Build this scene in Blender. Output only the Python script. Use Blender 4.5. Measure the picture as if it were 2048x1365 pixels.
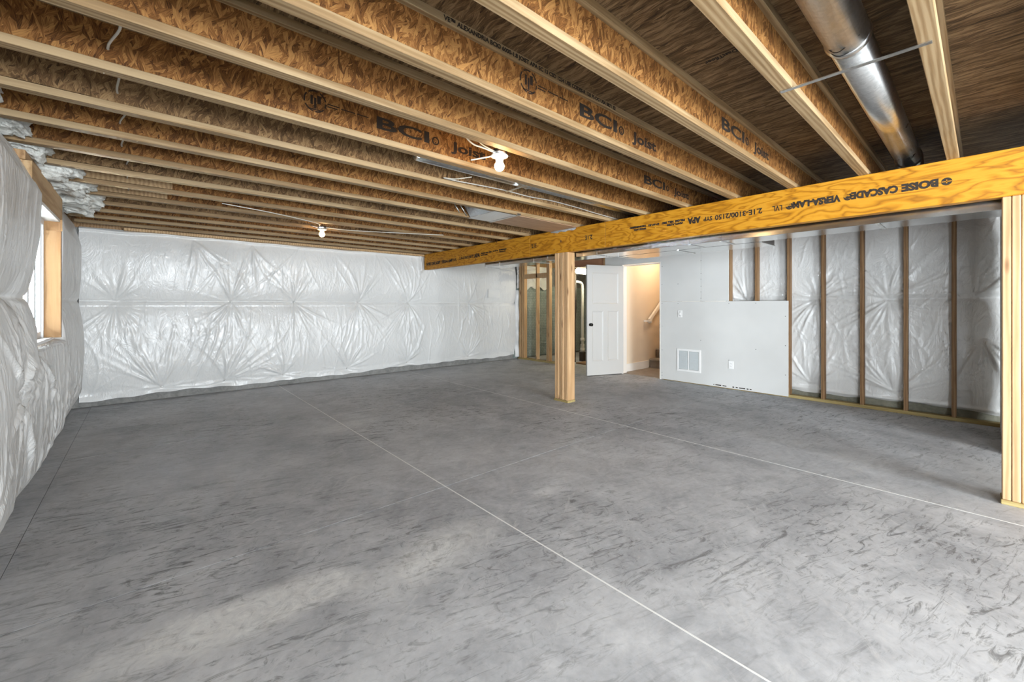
import bpy, bmesh, math, random
import numpy as np
from mathutils import Vector, Matrix

random.seed(7); RNG = np.random.default_rng(11)
for o in list(bpy.data.objects): bpy.data.objects.remove(o)
SC = bpy.context.scene; COL = SC.collection

# ------------------------------------------------------------------ camera
cam_d = bpy.data.cameras.new('camera'); cam = bpy.data.objects.new('camera', cam_d); COL.objects.link(cam)
cam.location = (0, 0, 1.25); cam.rotation_euler = (math.pi/2, 0, -math.radians(41.43))
cam_d.sensor_fit = 'HORIZONTAL'; cam_d.sensor_width = 36; cam_d.lens = 36*831.5/2048
cam_d.shift_y = -71.5/2048; cam_d.clip_start = 0.02; cam_d.clip_end = 200
SC.camera = cam
# ------------------------------------------------------------------ world, daylight, exposure
W = bpy.data.worlds.new('world'); SC.world = W; W.use_nodes = True
bg = W.node_tree.nodes['Background']; bg.inputs[0].default_value = (0.80, 0.90, 1.0, 1); bg.inputs[1].default_value = 2.6
def area(name, loc, rot, sx, sy, power, col):
    l = bpy.data.lights.new(name, 'AREA'); l.shape = 'RECTANGLE'; l.size = sx; l.size_y = sy; l.energy = power; l.color = col
    o = bpy.data.objects.new(name, l); COL.objects.link(o); o.location = loc; o.rotation_euler = rot; return o
area('daylight_patio_door', (1.75, -5.42, 1.08), (math.radians(90), 0, 0), 3.2, 1.95, 260, (0.88, 0.95, 1.0))
area('daylight_window', (-0.668, 4.53, 1.47), (0, math.radians(-90), 0), 0.90, 0.98, 66, (0.85, 0.94, 1.0))
area('daylight_side_door', (-0.74, -2.40, 1.06), (0, math.radians(-90), 0), 1.95, 2.7, 122, (0.88, 0.95, 1.0))
SC.view_settings.view_transform = 'Standard'; SC.view_settings.look = 'None'
SC.view_settings.exposure = 2.0; SC.view_settings.gamma = 1.0; SC.view_settings.use_curve_mapping = False
SC.cycles.use_adaptive_sampling = True; SC.cycles.adaptive_threshold = 0.05; SC.cycles.adaptive_min_samples = 12; SC.cycles.max_bounces = 6; SC.cycles.diffuse_bounces = 4; SC.cycles.glossy_bounces = 3; SC.cycles.transmission_bounces = 4; SC.cycles.caustics_reflective = False; SC.cycles.caustics_refractive = False

# ================================================================== node helpers / materials
class NT:
    def __init__(s, name):
        s.m = bpy.data.materials.new(name); s.m.use_nodes = True; s.t = s.m.node_tree; s.t.nodes.clear()
        s.out = s.n('ShaderNodeOutputMaterial'); s.b = s.n('ShaderNodeBsdfPrincipled')
        s.l(s.b.outputs[0], s.out.inputs[0])
    def n(s, t, **k):
        x = s.t.nodes.new(t)
        for a, v in k.items(): setattr(x, a, v)
        return x
    def l(s, a, b): s.t.links.new(a, b)
    def put(s, sock, v):
        if isinstance(v, bpy.types.NodeSocket): s.l(v, sock)
        else: sock.default_value = v
    def pos(s, kind='Object', rnd=True):
        if kind == 'World': v = s.n('ShaderNodeNewGeometry').outputs['Position']
        else: v = s.n('ShaderNodeTexCoord').outputs[kind]
        if rnd and kind != 'World':
            oi = s.n('ShaderNodeObjectInfo'); m = s.n('ShaderNodeVectorMath', operation='SCALE')
            m.inputs[0].default_value = (37.3, 71.9, 53.1); s.l(oi.outputs['Random'], m.inputs['Scale'])
            a = s.n('ShaderNodeVectorMath', operation='ADD'); s.l(v, a.inputs[0]); s.l(m.outputs[0], a.inputs[1]); v = a.outputs[0]
        return v
    def map(s, v, scale=(1,1,1), rot=(0,0,0), loc=(0,0,0)):
        if any(rot) and scale != (1, 1, 1): v = s.map(v, rot=rot); rot = (0, 0, 0)
        m = s.n('ShaderNodeMapping'); s.l(v, m.inputs['Vector'])
        m.inputs['Scale'].default_value = scale; m.inputs['Rotation'].default_value = rot; m.inputs['Location'].default_value = loc
        return m.outputs[0]
    def noise(s, v, scale, detail=4, rough=.55, dist=0, out='Fac'):
        x = s.n('ShaderNodeTexNoise'); s.l(v, x.inputs['Vector']); x.inputs['Scale'].default_value = scale
        x.inputs['Detail'].default_value = detail; x.inputs['Roughness'].default_value = rough; x.inputs['Distortion'].default_value = dist
        return x.outputs[out]
    def vor(s, v, scale=1, feature='F1', out='Color', rnd=1.0):
        x = s.n('ShaderNodeTexVoronoi', feature=feature); s.l(v, x.inputs['Vector']); x.inputs['Scale'].default_value = scale
        x.inputs['Randomness'].default_value = rnd
        return x.outputs[out]
    def wave(s, v, scale, dist, detail=2, dscale=1.0, direction='X', kind='BANDS'):
        x = s.n('ShaderNodeTexWave', wave_type=kind)
        if kind == 'BANDS': x.bands_direction = direction
        s.l(v, x.inputs['Vector']); x.inputs['Scale'].default_value = scale; x.inputs['Distortion'].default_value = dist
        x.inputs['Detail'].default_value = detail; x.inputs['Detail Scale'].default_value = dscale
        return x.outputs['Fac']
    def ramp(s, v, stops):
        x = s.n('ShaderNodeValToRGB'); e = x.color_ramp.elements
        while len(e) < len(stops): e.new(.5)
        for i, (p, c) in enumerate(stops):
            e[i].position = p; e[i].color = (c, c, c, 1) if isinstance(c, (int, float)) else (*c, 1)
        s.l(v, x.inputs[0]); return x.outputs[0]
    def math(s, op, a, b=0.0, c=None):
        x = s.n('ShaderNodeMath', operation=op); s.put(x.inputs[0], a); s.put(x.inputs[1], b)
        if c is not None: s.put(x.inputs[2], c)
        return x.outputs[0]
    def mix(s, f, a, b, mode='MIX'):
        x = s.n('ShaderNodeMix', data_type='RGBA', blend_type=mode); s.put(x.inputs[0], f)
        for i, v in ((6, a), (7, b)):
            if isinstance(v, bpy.types.NodeSocket): s.l(v, x.inputs[i])
            else: x.inputs[i].default_value = (*v, 1) if len(v) == 3 else v
        return x.outputs[2]
    def sep(s, v):
        x = s.n('ShaderNodeSeparateXYZ'); s.l(v, x.inputs[0]); return x.outputs
    def bump(s, h, strength=.3, dist=.01):
        x = s.n('ShaderNodeBump'); x.inputs['Strength'].default_value = strength; x.inputs['Distance'].default_value = dist
        s.l(h, x.inputs['Height']); s.l(x.outputs[0], s.b.inputs['Normal'])
    def fin(s, col, rough=.6, metal=0, spec=.5):
        s.put(s.b.inputs['Base Color'], (*col, 1) if isinstance(col, tuple) and len(col) == 3 else col)
        s.put(s.b.inputs['Roughness'], rough); s.b.inputs['Metallic'].default_value = metal
        s.b.inputs['Specular IOR Level'].default_value = spec
        return s.m
M = {}
def plain(name, col, rough=.6, metal=0, spec=.5):
    t = NT(name); M[name] = t.fin(col, rough, metal, spec); return M[name]

def osb(name, plane, dark, mid, light, ang=(0.3, 1.35, 2.3), size=(13, 85), streak=0.0):
    """oriented strand board: three overlapping layers of long flakes"""
    t = NT(name); p = t.pos('Object')
    if plane == 'XZ': p = t.map(p, rot=(math.radians(90), 0, 0))
    # wobble
    nz = t.noise(p, 9, 1, .5, out='Color'); w = t.n('ShaderNodeVectorMath', operation='MULTIPLY_ADD'); t.l(nz, w.inputs[0])
    w.inputs[1].default_value = (.045, .045, 0); t.l(p, w.inputs[2]); p2 = w.outputs[0]
    G = P = None
    for i, a in enumerate(ang):
        q = t.map(p2, scale=(size[0]*(1+.15*i), size[1]*(1-.12*i), .001), rot=(0, 0, a), loc=(i*7.7, i*3.1, 0))
        c = t.vor(q, 1.0); ch = t.n('ShaderNodeSeparateColor'); t.l(c, ch.inputs[0])
        fine = t.noise(t.map(p2, scale=(30, 330, 1), rot=(0, 0, a)), 1, 1, .6)
        g = t.math('MULTIPLY_ADD', fine, .72, t.math('MULTIPLY', ch.outputs[1], .46)); pr = ch.outputs[0]
        if G is None: G, P = g, pr
        else:
            f = t.math('GREATER_THAN', pr, P); mx = t.n('ShaderNodeMix', data_type='FLOAT')
            t.l(f, mx.inputs[0]); t.l(G, mx.inputs[2]); t.l(g, mx.inputs[3]); G = mx.outputs[0]
            P = t.math('MAXIMUM', pr, P)
    if streak:
        st = t.noise(t.map(p, scale=(30, 3.2, 1), rot=(0, 0, 0.06)), 1, 3, .66)
        G = t.math('ADD', G, t.math('MULTIPLY', t.math('SUBTRACT', st, .5), streak))
    big = t.noise(p, 1.3, 2, .6)
    G = t.math('ADD', G, t.math('MULTIPLY', t.math('SUBTRACT', big, .5), .30))
    col = t.ramp(G, [(.12, tuple(x*.35 for x in dark)), (.30, dark), (.55, mid), (.80, light), (1.0, tuple(min(1, x*1.25) for x in light))])
    M[name] = t.fin(col, .72, spec=.25); return M[name]

osb('osb_web', 'XZ', (.072, .026, .0048), (.180, .072, .0165), (.335, .162, .049), ang=(1.25, 1.85, .75))
osb('osb_web_aged', 'XZ', (.068, .035, .0125), (.155, .085, .035), (.285, .175, .081), ang=(1.25, 1.85, .75))
osb('osb_subfloor', 'XY', (.055, .030, .012), (.115, .068, .030), (.20, .128, .064), ang=(1.57, 1.42, 1.75), size=(7, 75), streak=1.15)

def wood(name, c0, c1, axis='X', gs=1.0, knots=0.0, rough=.6, knotcol=(.16, .07, .025), contrast=1.0):
    t = NT(name); p = t.pos('Object')
    ax = {'X': (0, 0, 0), 'Y': (0, 0, math.radians(90)), 'Z': (0, math.radians(90), 0)}[axis]
    q = t.map(p, rot=ax)
    fine = t.noise(t.map(q, scale=(2.2, 95*gs, 95*gs)), 1, 4, .6, .3)
    band = t.wave(t.map(q, scale=(.35, 6*gs, 6*gs)), 3.0, 5.5, 3, 1.2, 'Y')
    g = t.math('MULTIPLY_ADD', band, .4, t.math('MULTIPLY', fine, .75))
    col = t.ramp(g, [(.2, tuple(a*(1-.30*contrast) for a in c0)), (.42, c0), (.75, c1), (1, c1)])
    if knots:
        d = t.vor(t.map(q, scale=(2.4, 9, 9)), 1, 'F1', 'Distance')
        k = t.ramp(d, [(.05, 1), (.17, 0)]); col = t.mix(t.math('MULTIPLY', k, knots), col, knotcol)
    big = t.noise(q, 2.2, 2, .5); col = t.mix(.35, col, t.ramp(big, [(.3, .55), (.7, 1.0)]), 'MULTIPLY')
    M[name] = t.fin(col, rough, spec=.3); return M[name]
wood('flange_lvl', (.235, .145, .066), (.345, .242, .130), 'X', .8)
wood('stud_spf', (.50, .30, .145), (.62, .41, .225), 'Z', .55, .85, contrast=.7)
wood('stud_brown', (.215, .115, .050), (.31, .185, .09), 'Z', .6, .6)
wood('plate_treated', (.33, .245, .095), (.42, .33, .145), 'Y', .6, .2)
wood('jamb_wood', (.36, .19, .075), (.45, .265, .12), 'Z', .5, .7)
wood('header_wood', (.42, .26, .125), (.56, .38, .205), 'Y', .6, .3)
wood('rim_wood', (.30, .17, .075), (.42, .26, .13), 'Y', .6, .3)
wood('red_wood', (.26, .11, .06), (.36, .18, .10), 'Y', .6, .3)

def lvl_beam():
    t = NT('lvl_beam'); p = t.pos('Object')
    q = t.map(p, scale=(1, 1.0, 4.6))
    n = t.noise(q, 1.6, 3, .5, .5)
    rings = t.math('FRACT', t.math('MULTIPLY', n, 10.0)); tri = t.math('ABSOLUTE', t.math('SUBTRACT', rings, .5))
    line = t.ramp(tri, [(.0, 0.0), (.16, .55), (.36, 1.0)])
    fine = t.noise(t.map(p, scale=(1, 9, 180)), 1, 4, .65)
    g = t.math('MULTIPLY_ADD', fine, .45, t.math('MULTIPLY', line, .6))
    col = t.ramp(g, [(.15, (.235, .088, .003)), (.42, (.37, .150, .005)), (.65, (.46, .198, .008)), (.9, (.53, .25, .018))])
    d = t.vor(t.map(p, scale=(1, 1.7, 4)), 1, 'F1', 'Distance'); k = t.ramp(d, [(.02, 1), (.06, 0)])
    col = t.mix(t.math('MULTIPLY', k, .7), col, (.10, .04, .008))
    M['lvl_beam'] = t.fin(col, .55, spec=.3)
lvl_beam()

def concrete_floor():
    t = NT('concrete_floor'); p = t.pos('World')
    a = t.noise(p, .75, 3, .62, .3); b = t.noise(p, 3.4, 4, .68, .8); c = t.noise(p, 26, 3, .7)
    g = t.math('ADD', t.math('MULTIPLY', a, .42), t.math('ADD', t.math('MULTIPLY', b, .40), t.math('MULTIPLY', c, .18)))
    col = t.ramp(g, [(.33, (.265, .271, .285)), (.45, (.40, .408, .426)), (.55, (.51, .518, .535)), (.70, (.66, .665, .675))])
    # trowel streaks and dark scuffs along +X/+Y diagonals, strongest in the middle of the slab
    zone = t.ramp(t.noise(p, .55, 1, .6), [(.40, 0), (.58, 1)])
    s1 = t.noise(t.map(p, scale=(2.6, 13, 1), rot=(0, 0, .25)), 1.7, 4, .74, 1.4)
    sc = t.ramp(s1, [(.53, 0), (.66, 1)])
    col = t.mix(t.math('MULTIPLY', sc, t.math('MULTIPLY_ADD', zone, .62, .22)), col, (.13, .13, .128))
    s2 = t.noise(t.map(p, scale=(9, 2.8, 1), rot=(0, 0, .9)), 1.3, 4, .74, 1.0)
    col = t.mix(t.math('MULTIPLY', t.ramp(s2, [(.58, 0), (.72, 1)]), .5), col, (.60, .60, .595))
    s3 = t.noise(p, 9, 4, .8, 2.0)
    col = t.mix(t.math('MULTIPLY', t.ramp(s3, [(.57, 0), (.68, 1)]), t.math('MULTIPLY_ADD', zone, .55, .14)), col, (.135, .135, .133))
    # window-light pools near the camera painted into the slab colour, plus smaller pale patches
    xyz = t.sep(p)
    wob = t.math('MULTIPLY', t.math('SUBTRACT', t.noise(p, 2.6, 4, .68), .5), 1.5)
    def pale_patch(cx, cy, rx, ry, ang, soft, amt, col):
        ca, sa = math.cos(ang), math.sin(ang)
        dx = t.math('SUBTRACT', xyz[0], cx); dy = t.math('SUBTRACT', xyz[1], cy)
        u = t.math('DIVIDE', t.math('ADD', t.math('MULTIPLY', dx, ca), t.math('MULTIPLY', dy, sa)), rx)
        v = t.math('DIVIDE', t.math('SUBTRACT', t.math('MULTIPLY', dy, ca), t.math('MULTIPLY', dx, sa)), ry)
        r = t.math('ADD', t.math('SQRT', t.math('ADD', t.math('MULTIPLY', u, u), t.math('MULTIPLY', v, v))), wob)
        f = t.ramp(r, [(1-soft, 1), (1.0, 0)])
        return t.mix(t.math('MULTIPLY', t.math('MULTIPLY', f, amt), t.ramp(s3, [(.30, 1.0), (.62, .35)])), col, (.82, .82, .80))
    col = pale_patch(.34, 1.97, .50, .17, -.05, .45, .80, col)
    col = pale_patch(1.10, 1.82, .55, .22, .12, .75, .85, col)
    col = pale_patch(2.02, 1.95, .16, .07, .2, .7, .5, col)
    col = pale_patch(1.55, 4.35, .35, .18, .2, .6, .35, col)
    t.bump(t.noise(p, 14, 2, .7), .10, .01)
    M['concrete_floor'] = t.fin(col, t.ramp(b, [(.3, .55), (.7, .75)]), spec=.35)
concrete_floor()

def rough_concrete(name, c0, c1, ribs=False):
    t = NT(name); p = t.pos('World'); n = t.noise(p, 14, 6, .7, .5); big = t.noise(p, 2, 4, .6)
    g = t.math('MULTIPLY_ADD', n, .6, t.math('MULTIPLY', big, .4))
    if ribs:
        br = t.n('ShaderNodeTexBrick'); t.l(t.map(p, scale=(1, 1, 1), rot=(math.radians(90), 0, 0)), br.inputs['Vector'])
        br.inputs['Scale'].default_value = 6; br.inputs['Mortar Size'].default_value = .018
        g = t.math('SUBTRACT', g, t.math('MULTIPLY', br.outputs['Fac'], .22))
    col = t.ramp(g, [(.28, c0), (.68, c1)]); t.bump(g, .6, .02); M[name] = t.fin(col, .9, spec=.2)
rough_concrete('concrete_wall', (.13, .13, .125), (.34, .335, .32))
rough_concrete('concrete_damp', (.10, .10, .075), (.30, .29, .23))
rough_concrete('concrete_green', (.20, .245, .225), (.42, .47, .44), True)

def plastic():
    t = NT('vapor_plastic'); p = t.pos('World')
    n = t.noise(t.map(p, scale=(1, 1, .45)), 9, 4, .62, 1.2)
    big = t.noise(p, 1.3, 1, .5)
    col = t.ramp(big, [(.3, (.66, .66, .65)), (.7, (.73, .73, .72))])
    rdg = t.math('ABSOLUTE', t.math('SUBTRACT', t.noise(t.map(p, scale=(1, 1, .5)), 6, 3, .6, 1.6), .5))
    t.bump(t.math('MULTIPLY_ADD', rdg, -1.5, t.math('MULTIPLY', n, .7)), .40, .02)
    m = t.fin(col, t.ramp(n, [(.35, .28), (.7, .45)]), spec=.55); M['vapor_plastic'] = m
plastic()
def batt():
    t = NT('fiberglass'); p = t.pos('World'); n = t.noise(p, 30, 6, .75, 1.0)
    t.bump(n, .9, .02); M['fiberglass'] = t.fin(t.ramp(n, [(.3, (.70, .70, .64)), (.7, (.90, .90, .86))]), .95, spec=.1)
batt()
def galv(name, c, r):
    t = NT(name); p = t.pos('Object'); v = t.vor(p, 70); s = t.n('ShaderNodeSeparateColor'); t.l(v, s.inputs[0])
    n = t.noise(p, 3.5, 3, .6)
    g = t.n('ShaderNodeCombineColor'); [t.l(s.outputs[1], g.inputs[k]) for k in range(3)]
    M[name] = t.fin(t.mix(.18, c, g.outputs[0], 'OVERLAY'), t.math('MULTIPLY_ADD', n, .16, r), 1.0)
galv('galvanised', (.66, .67, .66), .22); plain('galvanised_flat', (.56, .565, .56), .17, 1.0)
def foil():
    t = NT('foil'); p = t.pos('Object'); n = t.noise(p, 26, 5, .7, 1.5); t.bump(n, .9, .02)
    M['foil'] = t.fin((.88, .90, .91), .28, .75)
foil()
def drywall():
    t = NT('drywall'); p = t.pos('World'); n = t.noise(p, 220, 2, .6); b = t.noise(p, 1.5, 3, .5)
    t.bump(n, .05, .002); M['drywall'] = t.fin(t.ramp(b, [(.3, (.63, .63, .615)), (.7, (.70, .70, .685))]), .8, spec=.2)
drywall()
def panboard():
    t = NT('pan_board'); p = t.pos('Object'); n = t.noise(t.map(p, scale=(3, 30, 1)), 1, 4, .6)
    M['pan_board'] = t.fin(t.ramp(n, [(.3, (.33, .20, .12)), (.7, (.46, .30, .19))]), .5)
panboard()
def carpet():
    t = NT('carpet'); p = t.pos('World'); n = t.noise(p, 120, 3, .8); b = t.noise(p, 9, 3, .6)
    t.bump(n, .9, .01); M['carpet'] = t.fin(t.mix(.5, t.ramp(n, [(.3, (.20, .16, .13)), (.7, (.56, .50, .43))]), t.ramp(b, [(.3, (.34, .29, .24)), (.7, (.52, .46, .40))])), .95, spec=.1)
carpet()
def wallpaint():
    t = NT('wall_paint'); p = t.pos('World'); n = t.noise(p, 160, 2, .6); t.bump(n, .06, .003)
    M['wall_paint'] = t.fin((.74, .62, .48), .75, spec=.2)
wallpaint()
plain('white_paint', (.56, .545, .52), .42); plain('white_trim', (.82, .79, .74), .45); plain('white_vinyl', (.85, .87, .88), .3)
plain('plastic_white', (.86, .86, .85), .35); plain('black_metal', (.012, .011, .010), .35, .6); plain('ink', (.018, .011, .006), .85)
plain('ink_soft', (.018, .008, .003), .9); plain('joint_pale', (.80, .80, .78), .9); plain('joint_dark', (.07, .07, .07), .95)
plain('porcelain', (.62, .60, .53), .25); plain('cable_white', (.52, .50, .44), .5); plain('pvc', (.80, .79, .74), .35)
plain('dark_pipe_and_shadow', (.05, .035, .025), .6); plain('screw_grey', (.20, .20, .20), .5, .5); plain('knot', (.11, .05, .02), .8)
plain('louvre', (.62, .66, .67), .5); plain('tape', (.74, .74, .73), .35)
def emit(name, col, st):
    t = NT(name); t.b.inputs['Emission Color'].default_value = (*col, 1); t.b.inputs['Emission Strength'].default_value = st
    M[name] = t.fin(col, .4)
emit('bulb_glow', (1.0, .64, .29), 34.0); emit('tube_glow', (1.0, .93, .66), 9.0)
def glass():
    t = NT('glass'); t.b.inputs['Transmission Weight'].default_value = 1.0; t.b.inputs['IOR'].default_value = 1.02
    M['glass'] = t.fin((.95, .98, 1.0), .02)
glass()

# ================================================================== object helpers
def link(name, me, mat, parent=None, loc=(0, 0, 0), rot=None):
    o = bpy.data.objects.new(name, me); COL.objects.link(o); o.location = loc
    if rot: o.rotation_euler = rot
    if mat is not None and not me.materials: me.materials.append(M[mat])
    if parent is not None:
        o.parent = parent; o.matrix_parent_inverse = Matrix.Translation(-world_loc(parent))
    return o
def world_loc(o):
    return Vector(o.get('_w', o.location))
def smooth(me, on=True):
    me.polygons.foreach_set('use_smooth', [on]*len(me.polygons))
def tag(o, label=None, cat=None, group=None, kind=None):
    if label: o['label'] = label
    if cat: o['category'] = cat
    if group: o['group'] = group
    if kind: o['kind'] = kind
    return o
def empty(name, loc, label=None, cat=None, group=None, kind=None):
    o = bpy.data.objects.new(name, None); COL.objects.link(o); o.location = loc; o.empty_display_size = .1
    return tag(o, label, cat, group, kind)
def box_mesh(dx, dy, dz, bevel=0.0):
    bm = bmesh.new(); bmesh.ops.create_cube(bm, size=1.0)
    bmesh.ops.scale(bm, vec=(dx, dy, dz), verts=bm.verts)
    if bevel: bmesh.ops.bevel(bm, geom=bm.edges[:], offset=bevel, segments=1, affect='EDGES')
    me = bpy.data.meshes.new('box'); bm.to_mesh(me); bm.free(); return me
def box(name, x0, x1, y0, y1, z0, z1, mat, parent=None, bevel=0.0, kind=None):
    me = box_mesh(x1-x0, y1-y0, z1-z0, bevel)
    o = link(name, me, mat, parent, ((x0+x1)/2, (y0+y1)/2, (z0+z1)/2))
    if kind: o['kind'] = kind
    return o
def boxes_mesh(lst, bevel=0.0):
    bm = bmesh.new()
    for (x0, x1, y0, y1, z0, z1) in lst:
        r = bmesh.ops.create_cube(bm, size=1.0); vs = r['verts']
        bmesh.ops.scale(bm, vec=(x1-x0, y1-y0, z1-z0), verts=vs); bmesh.ops.translate(bm, vec=((x0+x1)/2, (y0+y1)/2, (z0+z1)/2), verts=vs)
    me = bpy.data.meshes.new('boxes'); bm.to_mesh(me); bm.free(); return me
def lathe_mesh(prof, seg=24):
    """profile [(r,z)...] about Z"""
    v, f = [], []
    for r, z in prof:
        for k in range(seg):
            a = 2*math.pi*k/seg; v.append((r*math.cos(a), r*math.sin(a), z))
    for i in range(len(prof)-1):
        for k in range(seg):
            a, b = i*seg+k, i*seg+(k+1) % seg; f.append((a, b, b+seg, a+seg))
    f.append(tuple(range(seg-1, -1, -1))); f.append(tuple(range((len(prof)-1)*seg, len(prof)*seg)))
    me = bpy.data.meshes.new('lathe'); me.from_pydata(v, [], f); smooth(me); return me
def tube_mesh(pts, r, seg=10, cap=True, closed_smooth=True):
    P = [Vector(p) for p in pts]; v, f = [], []; up = Vector((0, 0, 1)); prev = None
    for i, p in enumerate(P):
        d = (P[min(i+1, len(P)-1)]-P[max(i-1, 0)]).normalized()
        if prev is None:
            a = d.cross(up); a = d.cross(Vector((0, 1, 0))) if a.length < .05 else a; a.normalize()
        else: a = (prev - d*prev.dot(d)).normalized()
        prev = a; b = d.cross(a); rr = r[i] if isinstance(r, (list, tuple)) else r
        for k in range(seg):
            t = 2*math.pi*k/seg; v.append(p + (a*math.cos(t)+b*math.sin(t))*rr)
    for i in range(len(P)-1):
        for k in range(seg):
            a, b = i*seg+k, i*seg+(k+1) % seg; f.append((a, a+seg, b+seg, b))
    if cap: f.append(tuple(range(seg))); f.append(tuple(range(len(v)-1, len(v)-1-seg, -1)))
    me = bpy.data.meshes.new('tube'); me.from_pydata([tuple(x) for x in v], [], f); smooth(me, closed_smooth); return me
def spline(pts, n=8):
    P = [Vector(p) for p in pts]; P = [2*P[0]-P[1]] + P + [2*P[-1]-P[-2]]; out = []
    for i in range(1, len(P)-2):
        p0, p1, p2, p3 = P[i-1:i+3]
        for k in range(n):
            t = k/n; out.append(.5*((2*p1)+(p2-p0)*t+(2*p0-5*p1+4*p2-p3)*t*t+(3*p1-p0-3*p2+p3)*t**3))
    out.append(P[-2]); return out
def text(name, body, size, mat, parent, loc, rot, width=None, bold=0.0, font_squash=1.0, align='LEFT'):
    c = bpy.data.curves.new('txt', 'FONT'); c.body = body; c.size = size; c.extrude = .0006; c.offset = bold; c.align_x = align
    c.resolution_u = 3
    tmp = bpy.data.objects.new('txt', c); COL.objects.link(tmp)
    dg = bpy.context.evaluated_depsgraph_get(); dg.update()
    me = bpy.data.meshes.new_from_object(tmp.evaluated_get(dg)); bpy.data.objects.remove(tmp)
    n = len(me.vertices); co = np.empty(n*3, 'f'); me.vertices.foreach_get('co', co); co = co.reshape(-1, 3)
    co[:, 0] -= co[:, 0].min()
    if width: co[:, 0] *= width/max(co[:, 0].max(), 1e-6)
    co[:, 1] *= font_squash
    me.vertices.foreach_set('co', co.ravel()); me.update(); me.materials.clear()
    return link(name, me, mat, parent, loc, rot)
def ordinal(n):
    return ['first', 'second', 'third', 'fourth', 'fifth', 'sixth', 'seventh', 'eighth', 'ninth', 'tenth', 'eleventh', 'twelfth', 'thirteenth',
            'fourteenth', 'fifteenth', 'sixteenth', 'seventeenth', 'eighteenth'][n-1]

# ================================================================== the setting
ZJ = 2.2275; ZS = 2.468; XL = -.66; XR = 6.544; YB = 7.28; YR = -5.5
# ---- floor: slabs between saw-cut joints
floor = box('floor', -.9, 10.0, YR-.3, 7.6, -.16, -.012, 'joint_dark', kind='structure')
xs = [XL-.04, -.495, 1.553, 3.727, 6.62]; ys = [YR, 2.455, 4.865, YB]
for i in range(4):
    for j in range(3):
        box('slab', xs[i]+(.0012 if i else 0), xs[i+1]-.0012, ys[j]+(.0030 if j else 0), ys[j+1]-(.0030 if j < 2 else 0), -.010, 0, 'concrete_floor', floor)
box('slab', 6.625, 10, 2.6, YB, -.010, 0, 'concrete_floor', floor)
for x, w in ((1.553, .0085), (3.727, .0085)):
    box('joint_filler', x-w/2, x+w/2, YR, YB, -.009, .0006, 'joint_pale', floor)
# ---- subfloor overhead (ceiling) as sheets
ceil = box('ceiling', -.9, 10.0, YR-.3, 7.6, ZS+.021, ZS+.10, 'rim_wood', kind='structure')
yy = YR-.1; r = 0
while yy < 7.4:
    y1 = min(yy+1.219, 7.5); xx = -.85 - (1.219 if r % 2 else 0)
    while xx < 9.9:
        a, b = max(xx, -.85), min(xx+2.438, 9.95)
        if b-a > .1: box('osb_sheet', a+.0015, b-.0015, yy+.0015, y1-.0015, ZS, ZS+.019, 'osb_subfloor', ceil)
        xx += 2.438
    yy = y1; r += 1
# ---- concrete shell
wall_back = box('wall_back', -1.0, 10.0, YB, YB+.25, -.05, 2.2, 'concrete_wall', kind='structure')
wall_left = link('wall_left', boxes_mesh([(-1.0, XL-.02, YR-.2, -3.85, -.05, 2.2), (-1.0, XL-.02, -.95, 3.93, -.05, 2.2), (-1.0, XL-.02, 5.06, YB, -.05, 2.2),
                 (-1.0, XL-.02, 3.93, 5.06, -.05, .985), (-1.0, XL-.02, -3.85, -.95, 2.08, 2.2)]), 'concrete_wall'); wall_left['kind'] = 'structure'
box('rim_board', -1.0, -.70, YR, YB+.2, 2.2, ZS, 'rim_wood', wall_left)
box('rim_board', -1.0, 10, YB+.02, YB+.2, 2.2, ZS, 'rim_wood', wall_back)
box('sill_plate', -.2, 6.5, YB-.14, YB+.2, 2.195, ZJ, 'header_wood', wall_back)
wall_rear = link('wall_rear', boxes_mesh([(-1.0, .12, YR-.2, YR, -.05, ZS), (3.38, 7.0, YR-.2, YR, -.05, ZS), (.12, 3.38, YR-.2, YR, 2.08, ZS)]), 'vapor_plastic'); wall_rear['kind'] = 'structure'
wall_right = box('wall_right', 6.70, 6.95, YR, 2.62, -.05, 2.3, 'concrete_damp', kind='structure')
wall_util = box('wall_utility', 9.4, 9.6, 4.5, YB, -.05, 2.45, 'concrete_wall', kind='structure')
# ---- patio door behind the camera
wd = empty('window_2', (1.75, YR, 0), kind='structure')
for a, b in ((.12, .20), (1.71, 1.79), (3.30, 3.38)): box('door_stile', a, b, YR-.12, YR-.03, 0, 2.08, 'white_vinyl', wd)
for a, b in ((0, .06), (2.0, 2.08)): box('door_rail', .2, 3.3, YR-.12, YR-.03, a, b, 'white_vinyl', wd)
for a, b in ((.2, 1.71), (1.79, 3.3)): box('pane', a, b, YR-.078, YR-.072, .06, 2.0, 'glass', wd)
wd3 = empty('window_3', (-.85, -2.4, 0), kind='structure')
for a, b in ((-3.85, -3.77), (-2.44, -2.36), (-1.03, -.95)): box('door_stile', -.96, -.86, a, b, 0, 2.08, 'white_vinyl', wd3)
for a, b in ((0, .06), (2.0, 2.08)): box('door_rail', -.96, -.86, -3.77, -1.03, a, b, 'white_vinyl', wd3)
for a, b in ((-3.77, -2.44), (-2.36, -1.03)): box('pane', -.913, -.907, a, b, .06, 2.0, 'glass', wd3)

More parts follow.
